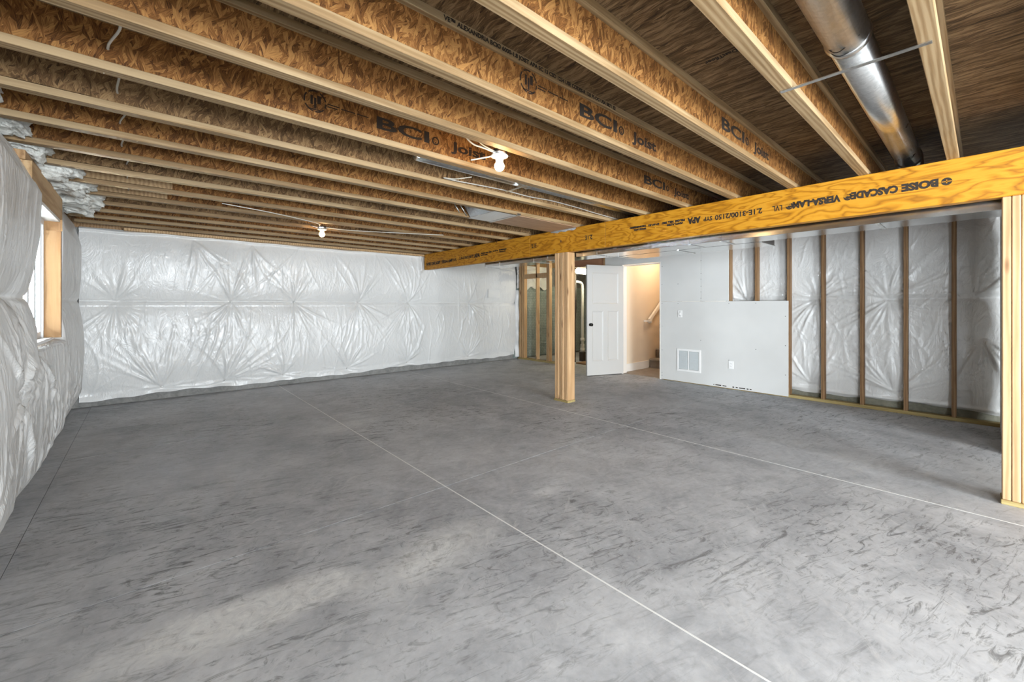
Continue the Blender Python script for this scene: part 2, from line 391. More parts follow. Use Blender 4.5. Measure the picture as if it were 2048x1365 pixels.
# ================================================================== ceiling joists
FW = .058; FT = .036; JX0, JX1 = -.62, 6.62
fl_me = box_mesh(JX1-JX0, FW, FT, .002); web_me = box_mesh(JX1-JX0, .0095, ZS-ZJ-2*FT+.004)
fl_me.materials.append(M['flange_lvl'])
web_b = web_me.copy(); web_me.materials.append(M['osb_web']); web_b.materials.append(M['osb_web_aged'])
JOIST = {}
def joist_label(n, k):
    if k < -3: return 'wooden I-joist overhead behind the camera, %s past the round duct' % ordinal(-3-k)
    return 'wooden ceiling I-joist, %s counted back from the right end of the beam' % ordinal(n)
for k in range(-5, 13):
    yf = .163 + .4594*(k+3); yc = yf-FW/2
    e = empty('ceiling_joist', (JX0, yc, ZJ), joist_label(k+4, k), 'joist', 'ceiling I-joists'); JOIST[k] = (e, yc)
    xm = (JX0+JX1)/2
    link('bottom_flange', fl_me, None, e, (xm, yc, ZJ+FT/2)); link('top_flange', fl_me, None, e, (xm, yc, ZS-FT/2))
    link('web', web_b if k in (3, 6, 9) else web_me, None, e, (xm, yc, (ZJ+ZS)/2))
    if 6 <= k <= 9 or k in (2, 3):      # web stiffener / filler block by the rim
        w = {6: .75, 7: .80, 8: .78, 9: .6, 2: .18, 3: .42}[k]
        box('web_block', JX0, JX0+w, yc-.022, yc-.005, ZJ+FT+.004, ZS-FT-.004, 'header_wood' if 7 <= k <= 8 else 'osb_web_aged', e)
# ---- prints on the joists (faces looking towards -Y)
RT = (math.radians(90), 0, 0)
def web_print(k, x, z=2.325, stamp_x=None):
    e, yc = JOIST[k]; y = yc-.0055
    a = text('web_print', 'BCI', .125, 'ink', e, (x, y, z), RT, width=.36, bold=.003, font_squash=.8)
    text('web_print', '®', .07, 'ink_soft', e, (x+.38, y, z), RT, bold=.002)
    text('web_print', 'Joist', .105, 'ink_soft', e, (x+.53, y, z-.005), RT, width=.30, bold=.003, font_squash=.85)
    if stamp_x is not None:
        bm = bmesh.new(); seg = 28
        for r0, r1 in ((.052, .060),):
            vs = []
            for q in range(seg):
                t = 2*math.pi*q/seg; vs.append((bm.verts.new((r0*math.cos(t), r0*math.sin(t), 0)), bm.verts.new((r1*math.cos(t), r1*math.sin(t), 0))))
            for q in range(seg):
                a, b = vs[q], vs[(q+1) % seg]
                if q % 5: bm.faces.new((a[0], a[1], b[1], b[0]))
        for (x0, x1, y0, y1) in ((-.006, .006, -.04, .02), (-.025, -.012, -.02, .03), (.01, .03, -.01, .035), (-.04, .04, -.048, -.042)):
            bm.faces.new([bm.verts.new(q) for q in ((x0, y0, 0), (x1, y0, 0), (x1, y1, 0), (x0, y1, 0))])
        for (x0, x1, y0) in ((.065, .13, .002), (.065, .12, -.012), (.14, .22, -.003), (.23, .30, -.003)):
            bm.faces.new([bm.verts.new(q) for q in ((x0, y0, 0), (x1, y0, 0), (x1, y0+.006, 0), (x0, y0+.006, 0))])
        me = bpy.data.meshes.new('stamp'); bm.to_mesh(me); bm.free()
        link('web_stamp', me, 'ink_soft', e, (stamp_x, y-.0004, z+.045), RT)
web_print(2, 1.05, stamp_x=.70); web_print(0, 1.84, stamp_x=1.44); web_print(-1, 2.62); web_print(1, 3.28)
e0, y0 = JOIST[0]
text('flange_print', 'VE™ ALEXANDRIA BCI® 6000-1.8 JOIST APA EC 13 CSD 1234 USE CODES-R 120 PI-OG USA 0871 E2', .034, 'ink', e0, (.93, y0-FW/2-.0008, ZS-FT+.008), RT, width=1.22, bold=.0012, font_squash=.8)
# ---- subfloor print and stains
sh = [c for c in ceil.children if abs(c.location.x-2.08) < 1.3 and abs(c.location.y-.85) < .62]
tx = text('floor_print', 'DestTfloor', .038, 'ink', sh[0] if sh else ceil, (2.10, .775, ZS-.0008), (math.pi, 0, math.radians(-90)), width=.15, bold=.001)
tx.rotation_euler = (math.pi, 0, math.radians(90))

# ================================================================== main beam and posts
XB = 4.04; XB1 = 4.13; ZB = 1.9325
beam = empty('support_beam', (XB, 3.5, ZB), 'long orange laminated wood beam carrying the ceiling joists', 'beam')
SEG = [(-1.4, 2.924), (2.928, 4.195), (4.199, 7.13)]
segs = [box('beam_length', XB, XB1, a, b, ZB, ZJ, 'lvl_beam', beam, .003) for a, b in SEG]
# face looks towards -X. upside-down reading: text runs +Y with its top pointing down; upright: text runs -Y
def beam_text(body, ya, yb, z, h, upside, seg, bold=.0):
    bold += .0012
    """ya = Y where the first letter begins, yb = Y where it ends, z = middle height"""
    if upside:   # runs towards +Y, letters' up is -Z, face normal -X
        mat = Matrix(((0, 0, -1), (1, 0, 0), (0, -1, 0)))
        loc = (XB-.0008, ya, z+h/2)
    else:        # runs towards -Y, up is +Z
        mat = Matrix(((0, 0, -1), (-1, 0, 0), (0, 1, 0)))
        loc = (XB-.0008, ya, z-h/2)
    return text('beam_print', body, h/.72, 'ink', seg, loc, mat.to_euler(), width=abs(yb-ya), bold=bold)
s = segs[0]
beam_text('BOISE', .200, .385, 2.083, .050, True, s, .003); beam_text('CASCADE®', .402, .712, 2.083, .050, True, s, .003)
beam_text('VERSA-LAM®', .730, 1.098, 2.080, .050, True, s, .003); beam_text('LVL', 1.124, 1.197, 2.076, .046, True, s)
beam_text('2.1E-3100/2150', 1.276, 1.677, 2.076, .046, True, s, .0006); beam_text('SYP', 1.702, 1.785, 2.078, .040, True, s, .0006)
beam_text('APA', 1.812, 1.943, 2.083, .056, True, s, .004)
for body, a, b, z, h in (('PRL-266  MILL 1087', 1.969, 2.22, 2.104, .020), ('ANSI A190', 1.985, 2.16, 2.076, .018), ('06-23-21', 2.245, 2.37, 2.104, .017),
                         ('THE ENGINEERED', 2.395, 2.60, 2.106, .017), ('WOOD ASSN', 2.395, 2.545, 2.078, .017)):
    beam_text(body, a, b, z, h, True, s, .0012)
bm = bmesh.new(); bmesh.ops.create_circle(bm, cap_ends=True, radius=.026, segments=24)
me = bpy.data.meshes.new('logo'); bm.to_mesh(me); bm.free()
link('beam_logo', me, 'ink', s, (XB-.0008, .162, 2.083), (0, math.radians(-90), 0))
link('beam_logo', boxes_mesh([(-.0004, 0, -.024, .024, -.003, .003), (-.0004, 0, -.003, .003, -.012, .012)]), 'lvl_beam', s, (XB-.0011, .162, 2.083))
s = segs[1]
beam_text('2.1E', 3.113, 3.227, 2.074, .055, True, s, .0006); beam_text('2.1E', 4.165, 4.068, 2.075, .055, False, s, .0006)
s = segs[2]
beam_text('BOISE CASCADE®', 7.05, 6.55, 2.035, .050, False, s, .003); beam_text('VERSA-LAM®', 6.52, 6.15, 2.04, .048, False, s, .002)
beam_text('LVL', 6.12, 6.02, 2.045, .045, False, s, .001); beam_text('2.1E-3100/2150', 5.94, 5.60, 2.055, .042, False, s, .001)
beam_text('SYP', 5.585, 5.53, 2.062, .04, False, s, .001); beam_text('APA', 5.515, 5.357, 2.062, .060, False, s, .004)
beam_text('PRL-266 MILL 1087', 5.33, 5.05, 2.082, .018, False, s, .001); beam_text('ANSI A190', 5.33, 5.16, 2.052, .016, False, s, .001)
beam_text('06-23-21', 5.03, 4.90, 2.088, .017, False, s, .001); beam_text('THE ENGINEERED', 4.88, 4.70, 2.092, .017, False, s, .001); beam_text('WOOD ASSN', 4.87, 4.72, 2.064, .016, False, s, .001)
for sgm, y, z, r in ((segs[2], 5.47, 2.0, .016), (segs[2], 4.93, 2.22, .012), (segs[1], 3.62, 2.08, .016), (segs[1], 3.74, 1.985, .009), (segs[1], 3.74, 2.19, .010)):
    bm = bmesh.new(); bmesh.ops.create_circle(bm, cap_ends=True, radius=r, segments=16); me = bpy.data.meshes.new('knot'); bm.to_mesh(me); bm.free()
    k = link('wood_knot', me, 'knot', sgm, (XB-.0007, y, z), (0, math.radians(-90), 0)); k.scale = (1, .75, 1)

def post(y0, y1, label, n=6, x0=4.042, x1=4.182):
    e = empty('support_post', ((x0+x1)/2, (y0+y1)/2, 0), label, 'post', 'built-up posts under the beam')
    w = (y1-y0)/n
    box('base_plate', x0-.004, x1+.004, y0-.004, y1+.004, 0, .028, 'plate_treated', e, .003)
    for i in range(n):
        d = (.0, .004, -.002, .005, .001, .003)[i]
        box('stud_ply', x0+d, x1, y0+i*w+.0008, y0+(i+1)*w-.0012, .028, ZB, 'stud_spf', e, .0045)
    return e
post(3.505, 3.735, 'pale built-up wooden post standing mid-floor in front of the open door')
post(-.31, -.078, 'pale built-up wooden post at the right edge, under the near end of the beam')

# ================================================================== vapour-barrier sheets
def wrinkle_field(U, V, pins, warp=.05, seed=1):
    rng = np.random.default_rng(seed); H = np.zeros_like(U)
    Uw = U + warp*np.sin(V*3.1+1.0+U*1.3); Vw = V + warp*np.sin(U*2.7+.5)
    for (pu, pv, amp, L, n, a0, a1) in pins:
        du = Uw - (pu + warp*np.sin(pv*3.1+1.0+pu*1.3)); dv = Vw - (pv + warp*np.sin(pu*2.7+.5)); r = np.hypot(du, dv)
        m = r < L*3.2
        du, dv, rr = du[m], dv[m], r[m]; acc = np.zeros_like(rr)
        for j in range(int(n*1.5)):
            a = rng.uniform(a0, a1); ca, sa = math.cos(a), math.sin(a)
            t = du*ca+dv*sa; bend = rng.normal(0, .25); d = -du*sa+dv*ca - bend*t*t*np.sign(t)
            w = rng.uniform(.005, .012) + rng.uniform(.014, .032)*np.maximum(t, 0); ll = L*rng.uniform(.35, 1.1)
            acc += amp*rng.uniform(.5, 1.2)*np.exp(-(d/w)**2)*np.exp(-(np.maximum(t, 0)/ll)**2)*np.clip(t/.03, 0, 1)*np.clip(.35+t/.35, 0, 1)
        H[m] += 1.15*acc
    D = np.zeros_like(U)
    for p in pins: D = np.maximum(D, np.exp(-(((U-p[0])**2+(V-p[1])**2)/.11**2)))
    return H*(1-.6*D) - .03*D
def grid_mesh(P, mask=None):
    nu, nv = P.shape[:2]; idx = np.arange(nu*nv).reshape(nu, nv)
    q = np.stack([idx[:-1, :-1], idx[1:, :-1], idx[1:, 1:], idx[:-1, 1:]], -1)
    if mask is not None: q = q[mask]
    q = q.reshape(-1, 4); me = bpy.data.meshes.new('sheet')
    me.vertices.add(nu*nv); me.vertices.foreach_set('co', P.reshape(-1, 3).astype('f').ravel())
    me.loops.add(len(q)*4); me.loops.foreach_set('vertex_index', q.ravel().astype('i'))
    me.polygons.add(len(q)); me.polygons.foreach_set('loop_start', np.arange(0, len(q)*4, 4, dtype='i'))
    me.update(calc_edges=True); me.validate(); smooth(me); return me
def soft_noise(U, V, seed, amp, scales):
    rng = np.random.default_rng(seed); H = np.zeros_like(U)
    for sc in scales:
        for _ in range(6):
            a = rng.uniform(0, 6.28); ph = rng.uniform(0, 6.28)
            H += amp/sc*np.sin((U*math.cos(a)+V*math.sin(a))*sc*rng.uniform(.7, 1.3)+ph)/3
    return H
PI = math.pi
def pleats(U, V, n, seed, ur, vr, amp, slant=.25, wid=(.006, .016), ln=(.12, .35)):
    rng = np.random.default_rng(seed); H = np.zeros_like(U)
    for _ in range(n):
        u0 = rng.uniform(*ur); v0 = rng.uniform(*vr); L = rng.uniform(*ln); sl = rng.normal(0, slant); w = rng.uniform(*wid); b = rng.normal(0, .5)
        dv = V-v0; m = np.abs(dv) < 2.2*L; d = (U-u0-sl*dv-b*dv*dv)
        m &= np.abs(d) < 4*w
        H[m] += amp*rng.uniform(.4, 1.2)*np.exp(-(d[m]/w)**2)*np.exp(-(dv[m]/L)**2)
    return H
# back wall sheet (faces -Y); sign: height lowers Y
def back_sheet():
    u = np.arange(-.60, 6.455, .0115); v = np.linspace(.075, 2.205, 190); U, V = np.meshgrid(u, v, indexing='ij')
    base = .055*(1-np.abs(np.clip((V-.17)/1.13, 0, 1)*2-1)**3)*(V < 1.3) + .06*(1-np.abs(np.clip((V-1.3)/.9, 0, 1)*2-1)**3)*(V >= 1.3)
    pins = []
    for x in (.937, 1.772, 2.793, 3.739, 5.167):
        q = .75+.5*abs(math.sin(x*3.7)); w = .35*math.sin(x*5)
        pins += [(x, 1.30, .016, .48*q, 13, .85+w*.5, PI-.85+w*.5), (x, 1.30, .017, .50*q, 15, -PI+.75+w, -.75+w), (x, 1.30, .006, .35, 5, -.5, .5), (x, 1.30, .006, .35, 5, PI-.5, PI+.5)]
    pins += [(-.29, 1.30, .014, .40, 14, 0.2, 2.6), (-.29, 1.28, .013, .40, 12, -2.2, -.2)]
    for x in (.169, .864, 1.622, 2.603, 3.728, 5.128):
        q = .7+.6*abs(math.cos(x*2.9)); w = .4*math.sin(x*4+1)
        pins += [(x, .165, .015, .50*q, 15, .65+w, PI-.65+w), (x, .165, .007, .3, 6, -.15, .2), (x, .165, .007, .3, 6, PI-.2, PI+.15)]
    pins += [(.5, 2.15, .012, .55, 12, -1.6, -.5), (1.2, 2.15, .012, .5, 10, -1.9, -.9), (-.5, .16, .01, .3, 8, .2, 1.4)]
    H = base + wrinkle_field(U, V, pins, seed=5) + soft_noise(U, V, 3, .02, (4, 9, 17))
    # long draped folds running down to the right between the rows
    for (ux, w, a, v0, v1) in ((.80, .010, .018, .30, 1.2), (.70, .012, .014, .35, 1.15), (.60, .014, .012, .4, 1.1), (.45, .02, .010, .3, 1.0), (1.08, .012, .012, .2, 1.25), (2.5, .012, .012, .3, 1.1), (2.62, .011, .011, .3, 1.1), (4.0, .02, .010, .3, 1.0), (4.9, .015, .010, .4, 1.1)):
        H += a*np.exp(-((U-ux-.22*(V-.7)+.03*np.sin(V*6))/w)**2)*np.clip((V-v0)/.2, 0, 1)*np.clip((v1-V)/.2, 0, 1)
    H += pleats(U, V, 150, 31, (-.5, 6.3), (.25, 1.15), .0085) + pleats(U, V, 60, 32, (.2, 5.6), (1.4, 2.1), .0075, .45)
    H += .055*np.exp(-((U-3.985)/.035)**2)*np.clip((V-1.86)/.06, 0, 1)
    H += -.014*np.exp(-((V-1.305)/.007)**2) + .006*(np.abs(V-1.27) < .03)      # horizontal lap seam
    H += .004*(np.abs(U-1.02) < .035)*(V < 1.27)                                # vertical tape lap
    H += .030*np.exp(-((V-2.185-.012*np.sin(U*2.2)-.006*np.sin(U*9))/.016)**2)  # rolled top hem
    edge = np.clip((V-.075)/.05, 0, 1); H *= edge
    H += .004*np.sin(U*23+np.sin(U*7)*2)*(1-edge); H = np.maximum(H, -.03)
    vz = V + (V < .13)*(.010*np.sin(U*4.1)+.012*np.sin(U*1.7+1)+.006*np.sin(U*17))*(1-edge)
    vz = np.where(V < .13, vz + .012*np.clip(U, 0, 6)/6*6*.35*(1-edge), vz)
    P = np.stack([U, YB-.045-H, vz], -1)
    o = link('vapor_barrier', grid_mesh(P), 'vapor_plastic')
    tag(o, 'wide wrinkled white plastic sheet covering the back wall insulation', 'vapor barrier')
    bt = bmesh.new()
    for x in (.937, 1.772, 2.793, 3.739, 5.167, .169, .864, 1.622, 2.603, 3.728, 5.128): pass
    bt.free(); return o
vb = back_sheet()
box('tape_patch', 5.62, 5.95, YB-.128, YB-.126, 1.42, 1.60, 'tape', vb)
pin_me = lathe_mesh([(.012, 0), (.012, .002), (.004, .005)], 12); pin_me.materials.append(M['tape'])
for x, z in [(x, 1.30) for x in (.937, 1.772, 2.793, 3.739, 5.167)] + [(x, .165) for x in (.169, .864, 1.622, 2.603, 3.728, 5.128)]:
    link('fastener', pin_me, None, vb, (x, YB-.058, z), (PI/2, 0, 0))

def left_sheet():
    u = np.arange(-.80, 7.16, .014); v = np.linspace(.03, 2.21, 170); U, V = np.meshgrid(u, v, indexing='ij')
    lo = np.clip((V-.03)/1.27, 0, 1); hi = np.clip((V-1.30)/.92, 0, 1)
    base = .075*(1-np.abs(2*lo-1)**2.6)*(V < 1.30) + .055*(1-np.abs(2*np.clip(hi*.8, 0, 1)-1)**3.0)*(V >= 1.30) + .105
    base *= 1 + .10*np.sin(U*2.3+.6) + .06*np.sin(U*5.1)
    far = np.clip((U-5.0)/.4, 0, 1); base *= (1-.35*far)
    pins = [(3.30, .77, .020, .45, 20, -PI, PI), (3.98, .93, .016, .42, 14, -2.9, -.3), (3.55, 1.28, .012, .35, 12, -PI, -.2),
            (5.5, 1.28, .012, .35, 12, -PI, 0), (6.4, 1.28, .012, .4, 14, -PI, PI), (2.1, 1.28, .014, .45, 16, -PI, PI), (.9, 1.28, .014, .45, 16, -PI, PI),
            (5.3, .30, .012, .6, 12, .5, 2.6), (6.2, .22, .012, .6, 14, .3, 2.8), (4.3, .15, .012, .6, 12, .4, 2.6), (2.4, .2, .013, .6, 14, .3, 2.8)]
    H = base + wrinkle_field(U, V, pins, seed=9) + soft_noise(U, V, 8, .03, (3, 7, 13))
    for a in np.arange(4.2, 7.0, .21):       # vertical drape folds below the window and to the corner
        H += .010*np.exp(-((U-a-.10*np.sin(V*3+a*7))/.020)**2)*np.clip((1.0-V)/.3, 0, 1)*np.clip((V-.1)/.2, 0, 1)
    H += pleats(U, V, 95, 41, (1.0, 7.1), (.15, 1.1), .0055, .25, (.008, .02), (.2, .5)) + pleats(U, V, 40, 42, (1.0, 7.1), (1.4, 2.1), .006, .1, (.006, .015), (.2, .5))
    H += -.012*np.exp(-((V-1.30)/.020)**2)
    # window cut: Y 3.93..5.06 above z .985
    W0, W1, WZ = 4.02, 5.06, .985
    du = np.maximum(np.maximum(W0-U, U-W1), 0); dv = np.maximum(WZ-V, 0); d = np.hypot(du, dv)
    k = np.sqrt(np.clip(1-(1-np.clip(d/.045, 0, 1))**2, 0, 1)); H = H*k + (-.02)*(1-k)
    eb = np.clip((V-.03)/.22, 0, 1)**.5; et = .35+.65*np.clip((2.21-V)/.25, 0, 1); H *= eb*et
    P = np.stack([XL+H, U, V], -1)
    uc = (U[:-1, :-1]+U[1:, 1:])/2; vc = (V[:-1, :-1]+V[1:, 1:])/2
    mask = ~((uc > W0) & (uc < W1) & (vc > WZ))
    o = link('vapor_barrier', grid_mesh(P, mask), 'vapor_plastic')
    tag(o, 'bulging white plastic sheet over the insulated left wall around the window', 'vapor barrier')
left_sheet()

def right_sheet():
    u = np.arange(-.35, 2.60, .0115); v = np.linspace(.10, 2.2, 185); U, V = np.meshgrid(u, v, indexing='ij')
    base = .03+.025*(1-np.abs(np.clip((V-.15)/1.17, 0, 1)*2-1)**3)*(V < 1.32) + .025*(V >= 1.32)*(1-np.abs(np.clip((V-1.32)/.88, 0, 1)*2-1)**3)
    pins = [(1.46, 1.33, .011, .5, 20, .3, PI-.3), (1.46, 1.33, .012, .5, 20, -PI+.3, -.3), (.75, 1.32, .011, .5, 20, .3, PI-.3), (.75, 1.32, .012, .55, 18, -PI+.2, -.2),
            (.75, 1.32, .005, .5, 8, -.3, .3), (1.46, 1.33, .005, .5, 8, PI-.3, PI+.3), (1.52, .20, .012, .45, 18, .3, PI-.3), (.70, .22, .013, .55, 16, .2, PI-.2),
            (2.3, 1.30, .010, .5, 16, .4, PI-.2), (.05, 1.35, .010, .5, 14, 1.2, PI), (.0, .9, .010, .6, 12, -2.6, -1.0)]
    H = base + wrinkle_field(U, V, pins, seed=21) + soft_noise(U, V, 14, .03, (6, 14, 30))
    H += -.008*np.exp(-((V-1.33)/.02)**2) + .006*np.exp(-((V-1.38)/.01)**2)
    for a in np.arange(.1, 2.5, .17):
        H += .006*np.exp(-((U-a-.05*np.sin(V*5+a*9))/.016)**2)*np.clip((1.15-V)/.3, 0, 1)*np.clip((V-.35)/.2, 0, 1)
    H += pleats(U, V, 170, 51, (-.3, 2.6), (.25, 2.1), .006, .45, (.005, .014), (.06, .22))
    H += .012*np.exp(-((V-.135-.01*np.sin(U*5))/.018)**2)
    edge = np.clip((V-.10)/.03, 0, 1); H *= edge
    vz = V + (1-edge)*(.015*np.sin(U*3.3)+.006*np.sin(U*15))
    H = np.maximum(H, .0)
    P = np.stack([6.692-H, U, vz], -1); P = P[::-1]
    o = link('vapor_barrier', grid_mesh(P), 'vapor_plastic')
    tag(o, 'wrinkled shiny plastic sheet behind the open studs of the right wall', 'vapor barrier')
right_sheet()

# ================================================================== right-hand stud wall
fw = empty('wall_front_right', (XR, 2.2, 0), kind='structure')
SX0, SX1 = XR, XR+.089
box('bottom_plate', SX0, SX1, -.35, 3.56, 0, .038, 'plate_treated', fw, .002)
box('top_plate', SX0, SX1, -.35, 7.2, 2.19, ZJ, 'stud_brown', fw)
for y in (.208, .588, .976, 1.366, 1.748, 2.145, 2.512, 2.93, 3.30):
    box('stud', SX0, SX1, y-.0185, y+.0185, .038, 2.19, 'stud_brown', fw, .002)
box('wall_partition', 5.40, XR-.002, -.215, -.115, 0, 2.19, 'drywall', kind='structure')
# drywall sheets, 13 mm, on the room side
DX0, DX1 = XR-.013, XR-.0005
def sheet(y0, y1, z0, z1): return box('drywall_sheet', DX0, DX1, y0, y1, z0, z1, 'drywall', fw, .0015)
low = sheet(1.745, 3.612, .012, 1.312); sheet(2.512, 2.924, 1.3145, 2.19); sheet(2.927, 3.612, 1.3145, 2.19)
sheet(3.612, 4.36, 1.985, 2.19); sheet(4.36, 4.736, .012, 2.19)
scr = lathe_mesh([(.006, 0), (.006, .0008)], 8); scr.materials.append(M['screw_grey'])
for y, z in [(2.925, z) for z in (1.36, 1.46, 1.55, 1.66, 1.75, 1.95, 2.08)] + [(3.58, z) for z in (.12, .5, .9, 1.28, 1.6, 1.9)] + [(1.78, z) for z in (.3, .7, 1.1)] + [(2.51, .43), (2.145, .62), (2.93, .7), (2.51, 1.28), (2.145, 1.28), (3.3, 1.28), (3.3, 1.6), (3.58, .07)]:
    link('screw', scr, None, fw, (DX0+.0002, y, z), (0, -PI/2, 0))
for a, b in ((2.735, 2.722), (2.705, 2.62), (2.60, 2.545), (2.46, 2.435), (2.415, 2.385), (2.37, 2.285), (2.265, 2.24), (2.225, 2.20)):
    box('sheet_print', DX0-.0006, DX0, b, a, .030, .044, 'ink', low)

# ---- grille, switch, outlet
g = empty('return_grille', (DX0, 3.12, .364), 'white louvred return-air grille low on the drywall', 'vent')
y0, y1, z0, z1 = 2.925, 3.315, .183, .545; X1 = DX0-.0005
for nm, a, b, c, d in (('frame', y0, y1, z1-.034, z1), ('frame', y0, y1, z0, z0+.034), ('frame', y0, y0+.034, z0+.034, z1-.034), ('frame', y1-.034, y1, z0+.034, z1-.034)):
    box(nm, X1-.009, X1, a, b, c, d, 'plastic_white', g, .002)
box('centre_bar', X1-.008, X1, 3.111, 3.130, z0+.034, z1-.034, 'plastic_white', g)
box('backing', X1-.001, X1, y0+.03, y1-.03, z0+.03, z1-.03, 'screw_grey', g)
lv = box_mesh(.0035, .142, .016); lv.materials.append(M['louvre'])
for yc in (3.0355, 3.2055):
    for i in range(17): link('louvre', lv, None, g, (X1-.005, yc, z0+.045+i*.0170), (0, math.radians(28), 0))
sw = empty('light_switch', (DX0, 3.264, 1.11), 'small white light switch plate on the drywall', 'switch')
box('plate', X1-.006, X1, 3.229, 3.299, 1.053, 1.168, 'plastic_white', sw, .002); box('toggle', X1-.016, X1-.006, 3.258, 3.270, 1.098, 1.122, 'plastic_white', sw, .001)
for z in (1.08, 1.14): link('screw', scr, None, sw, (X1-.006, 3.264, z), (0, -PI/2, 0))
ol = empty('wall_outlet', (DX0, 2.478, .364), 'small white power outlet low on the drywall', 'outlet')
box('plate', X1-.006, X1, 2.443, 2.513, .306, .421, 'plastic_white', ol, .002)
for z in (.342, .386):
    sk = box('socket', X1-.009, X1-.006, 2.463, 2.493, z-.013, z+.013, 'plastic_white', ol, .001)
    for dy in (-.006, .006): box('slot', X1-.0095, X1-.009, 2.478+dy-.001, 2.478+dy+.001, z-.004, z+.005, 'ink', sk)

# ================================================================== door, stair hall
dj = empty('door_1', (XR, 3.98, 0), kind='structure')
box('jamb', XR-.015, XR+.12, 3.602, 3.622, 0, 1.985, 'white_trim', dj); box('jamb', XR-.015, XR+.12, 4.352, 4.374, 0, 1.985, 'white_trim', dj)
box('head', XR+.02, XR+.12, 3.622, 4.352, 1.965, 1.985, 'white_trim', dj); box('strike', XR-.016, XR+.03, 3.6215, 3.6235, .86, .93, 'black_metal', dj)
for z in (.2, 1.0, 1.78): box('hinge', XR-.024, XR-.008, 4.340, 4.352, z, z+.09, 'screw_grey', dj)
# leaf, built flat: width along local x from the hinge, thickness along local y
def leaf():
    w, hgt, th = .752, 1.948, .044
    e = empty('interior_door', (6.522, 4.345, .014), 'white three-panel interior door standing open with a black knob', 'door')
    ang = math.atan2(4.620-4.348, 5.827-6.539); e.rotation_euler = (0, 0, ang)
    def part(n, lst, mat, p=e, bev=.0):
        me = boxes_mesh(lst)
        o = bpy.data.objects.new(n, me); COL.objects.link(o); o.parent = p; me.materials.append(M[mat]); return o
    st = .105
    core = part('core', [(0, w, -th/2+.014, th/2-.014, 0, hgt)], 'white_paint')
    top0, top1 = 1.26, hgt-.13; lo0, lo1 = .245, 1.135; mid = (w/2-.045, w/2+.045)
    rails = [(0, st), (w-st, w)]
    for a, b in rails: part('stile', [(a, b, -th/2, th/2, 0, hgt)], 'white_paint')
    for a, b in ((0, lo0), (lo1, top0), (top1, hgt)): part('rail', [(st, w-st, -th/2, th/2, a, b)], 'white_paint')
    part('mullion', [(mid[0], mid[1], -th/2, th/2, lo0, lo1)], 'white_paint')
    for x0, x1, z0, z1 in ((st, w-st, top0, top1), (st, mid[0], lo0, lo1), (mid[1], w-st, lo0, lo1)):
        bm = bmesh.new(); d = .022
        for sg in (-1, 1):
            yo, yi = sg*(th/2-.001), sg*(th/2-.0138)
            o = [bm.verts.new(q) for q in ((x0, yo, z0), (x1, yo, z0), (x1, yo, z1), (x0, yo, z1))]
            n = [bm.verts.new(q) for q in ((x0+d, yi, z0+d), (x1-d, yi, z0+d), (x1-d, yi, z1-d), (x0+d, yi, z1-d))]
            for k in range(4): bm.faces.new((o[k], o[(k+1) % 4], n[(k+1) % 4], n[k]))
        me = bpy.data.meshes.new('moulding'); bm.to_mesh(me); bm.free(); me.materials.append(M['white_paint'])
        o = bpy.data.objects.new('panel_moulding', me); COL.objects.link(o); o.parent = e
    for s in (-1, 1):
        me = lathe_mesh([(.028, 0), (.028, .006), (.012, .010), (.011, .028), (.024, .034), (.029, .046), (.026, .058), (.012, .064)], 20)
        o = bpy.data.objects.new('knob', me); COL.objects.link(o); o.parent = e; me.materials.append(M['black_metal'])
        o.location = (w-.062, s*th/2, .895); o.rotation_euler = (-s*PI/2, 0, 0)
leaf()
# stair hall behind the doorway
sh_w = box('wall_stair_left', 6.66, 9.9, 4.415, 4.50, 0, 3.6, 'wall_paint', kind='structure')
box('wall_stair_right', 6.64, 9.9, 3.46, 3.55, 0, 3.6, 'wall_paint', kind='structure'); box('wall_stair_end', 9.8, 9.9, 3.55, 4.415, 0, 3.6, 'wall_paint', kind='structure')
bs = box('baseboard_stair', 6.67, 7.51, 4.397, 4.415, 0.008, .155, 'white_trim', kind='structure', bevel=.003)
cp = box('floor_carpet', 6.56, 7.60, 3.55, 4.413, 0.0005, .009, 'carpet', kind='structure')
stc = empty('staircase', (7.53, 3.98, 0), 'carpeted staircase rising behind the open doorway', 'stairs')
for k in range(8):
    x = 7.53+.245*k; z = .187*(k+1)
    bm = bmesh.new()
    prof = [(x+.022, z-.187+.009*(k == 0)), (x+.022, z-.045), (x+.004, z-.038), (x-.006, z-.022), (x-.002, z-.006), (x+.014, z), (x+.30, z), (x+.30, z-.187+.009*(k == 0))]
    A = [bm.verts.new((p[0], 3.555, p[1])) for p in prof]; B = [bm.verts.new((p[0], 4.395, p[1])) for p in prof]
    for i in range(len(prof)): j = (i+1) % len(prof); bm.faces.new((A[i], B[i], B[j], A[j]))
    bm.faces.new(A[::-1]); bm.faces.new(B); bmesh.ops.recalc_face_normals(bm, faces=bm.faces)
    me = bpy.data.meshes.new('step'); bm.to_mesh(me); bm.free(); link('step', me, 'carpet', stc)
hr = empty('handrail', (7.46, 4.36, .95), 'pale wooden handrail on the stair wall', 'handrail')
def rail_box(p, q, w, hh):
    p, q = Vector(p), Vector(q); d = q-p; L = d.length; me = box_mesh(L, w, hh, .006)
    o = link('rail', me, 'white_trim', hr, (p+q)/2, (0, -math.atan2(d.z, d.x), 0)); return o
rail_box((7.44, 4.345, .955), (9.4, 4.345, .955+1.96*.765), .045, .07); rail_box((7.36, 4.345, .945), (7.50, 4.345, .945), .05, .035)
box('rail_return', 7.345, 7.39, 4.345, 4.413, .925, .962, 'white_trim', hr, .003); box('bracket', 7.52, 7.55, 4.35, 4.413, .90, .96, 'white_trim', hr)
sl = bpy.data.lights.new('stair_light', 'POINT'); sl.energy = 9.5; sl.color = (1, .80, .58); sl.shadow_soft_size = .10
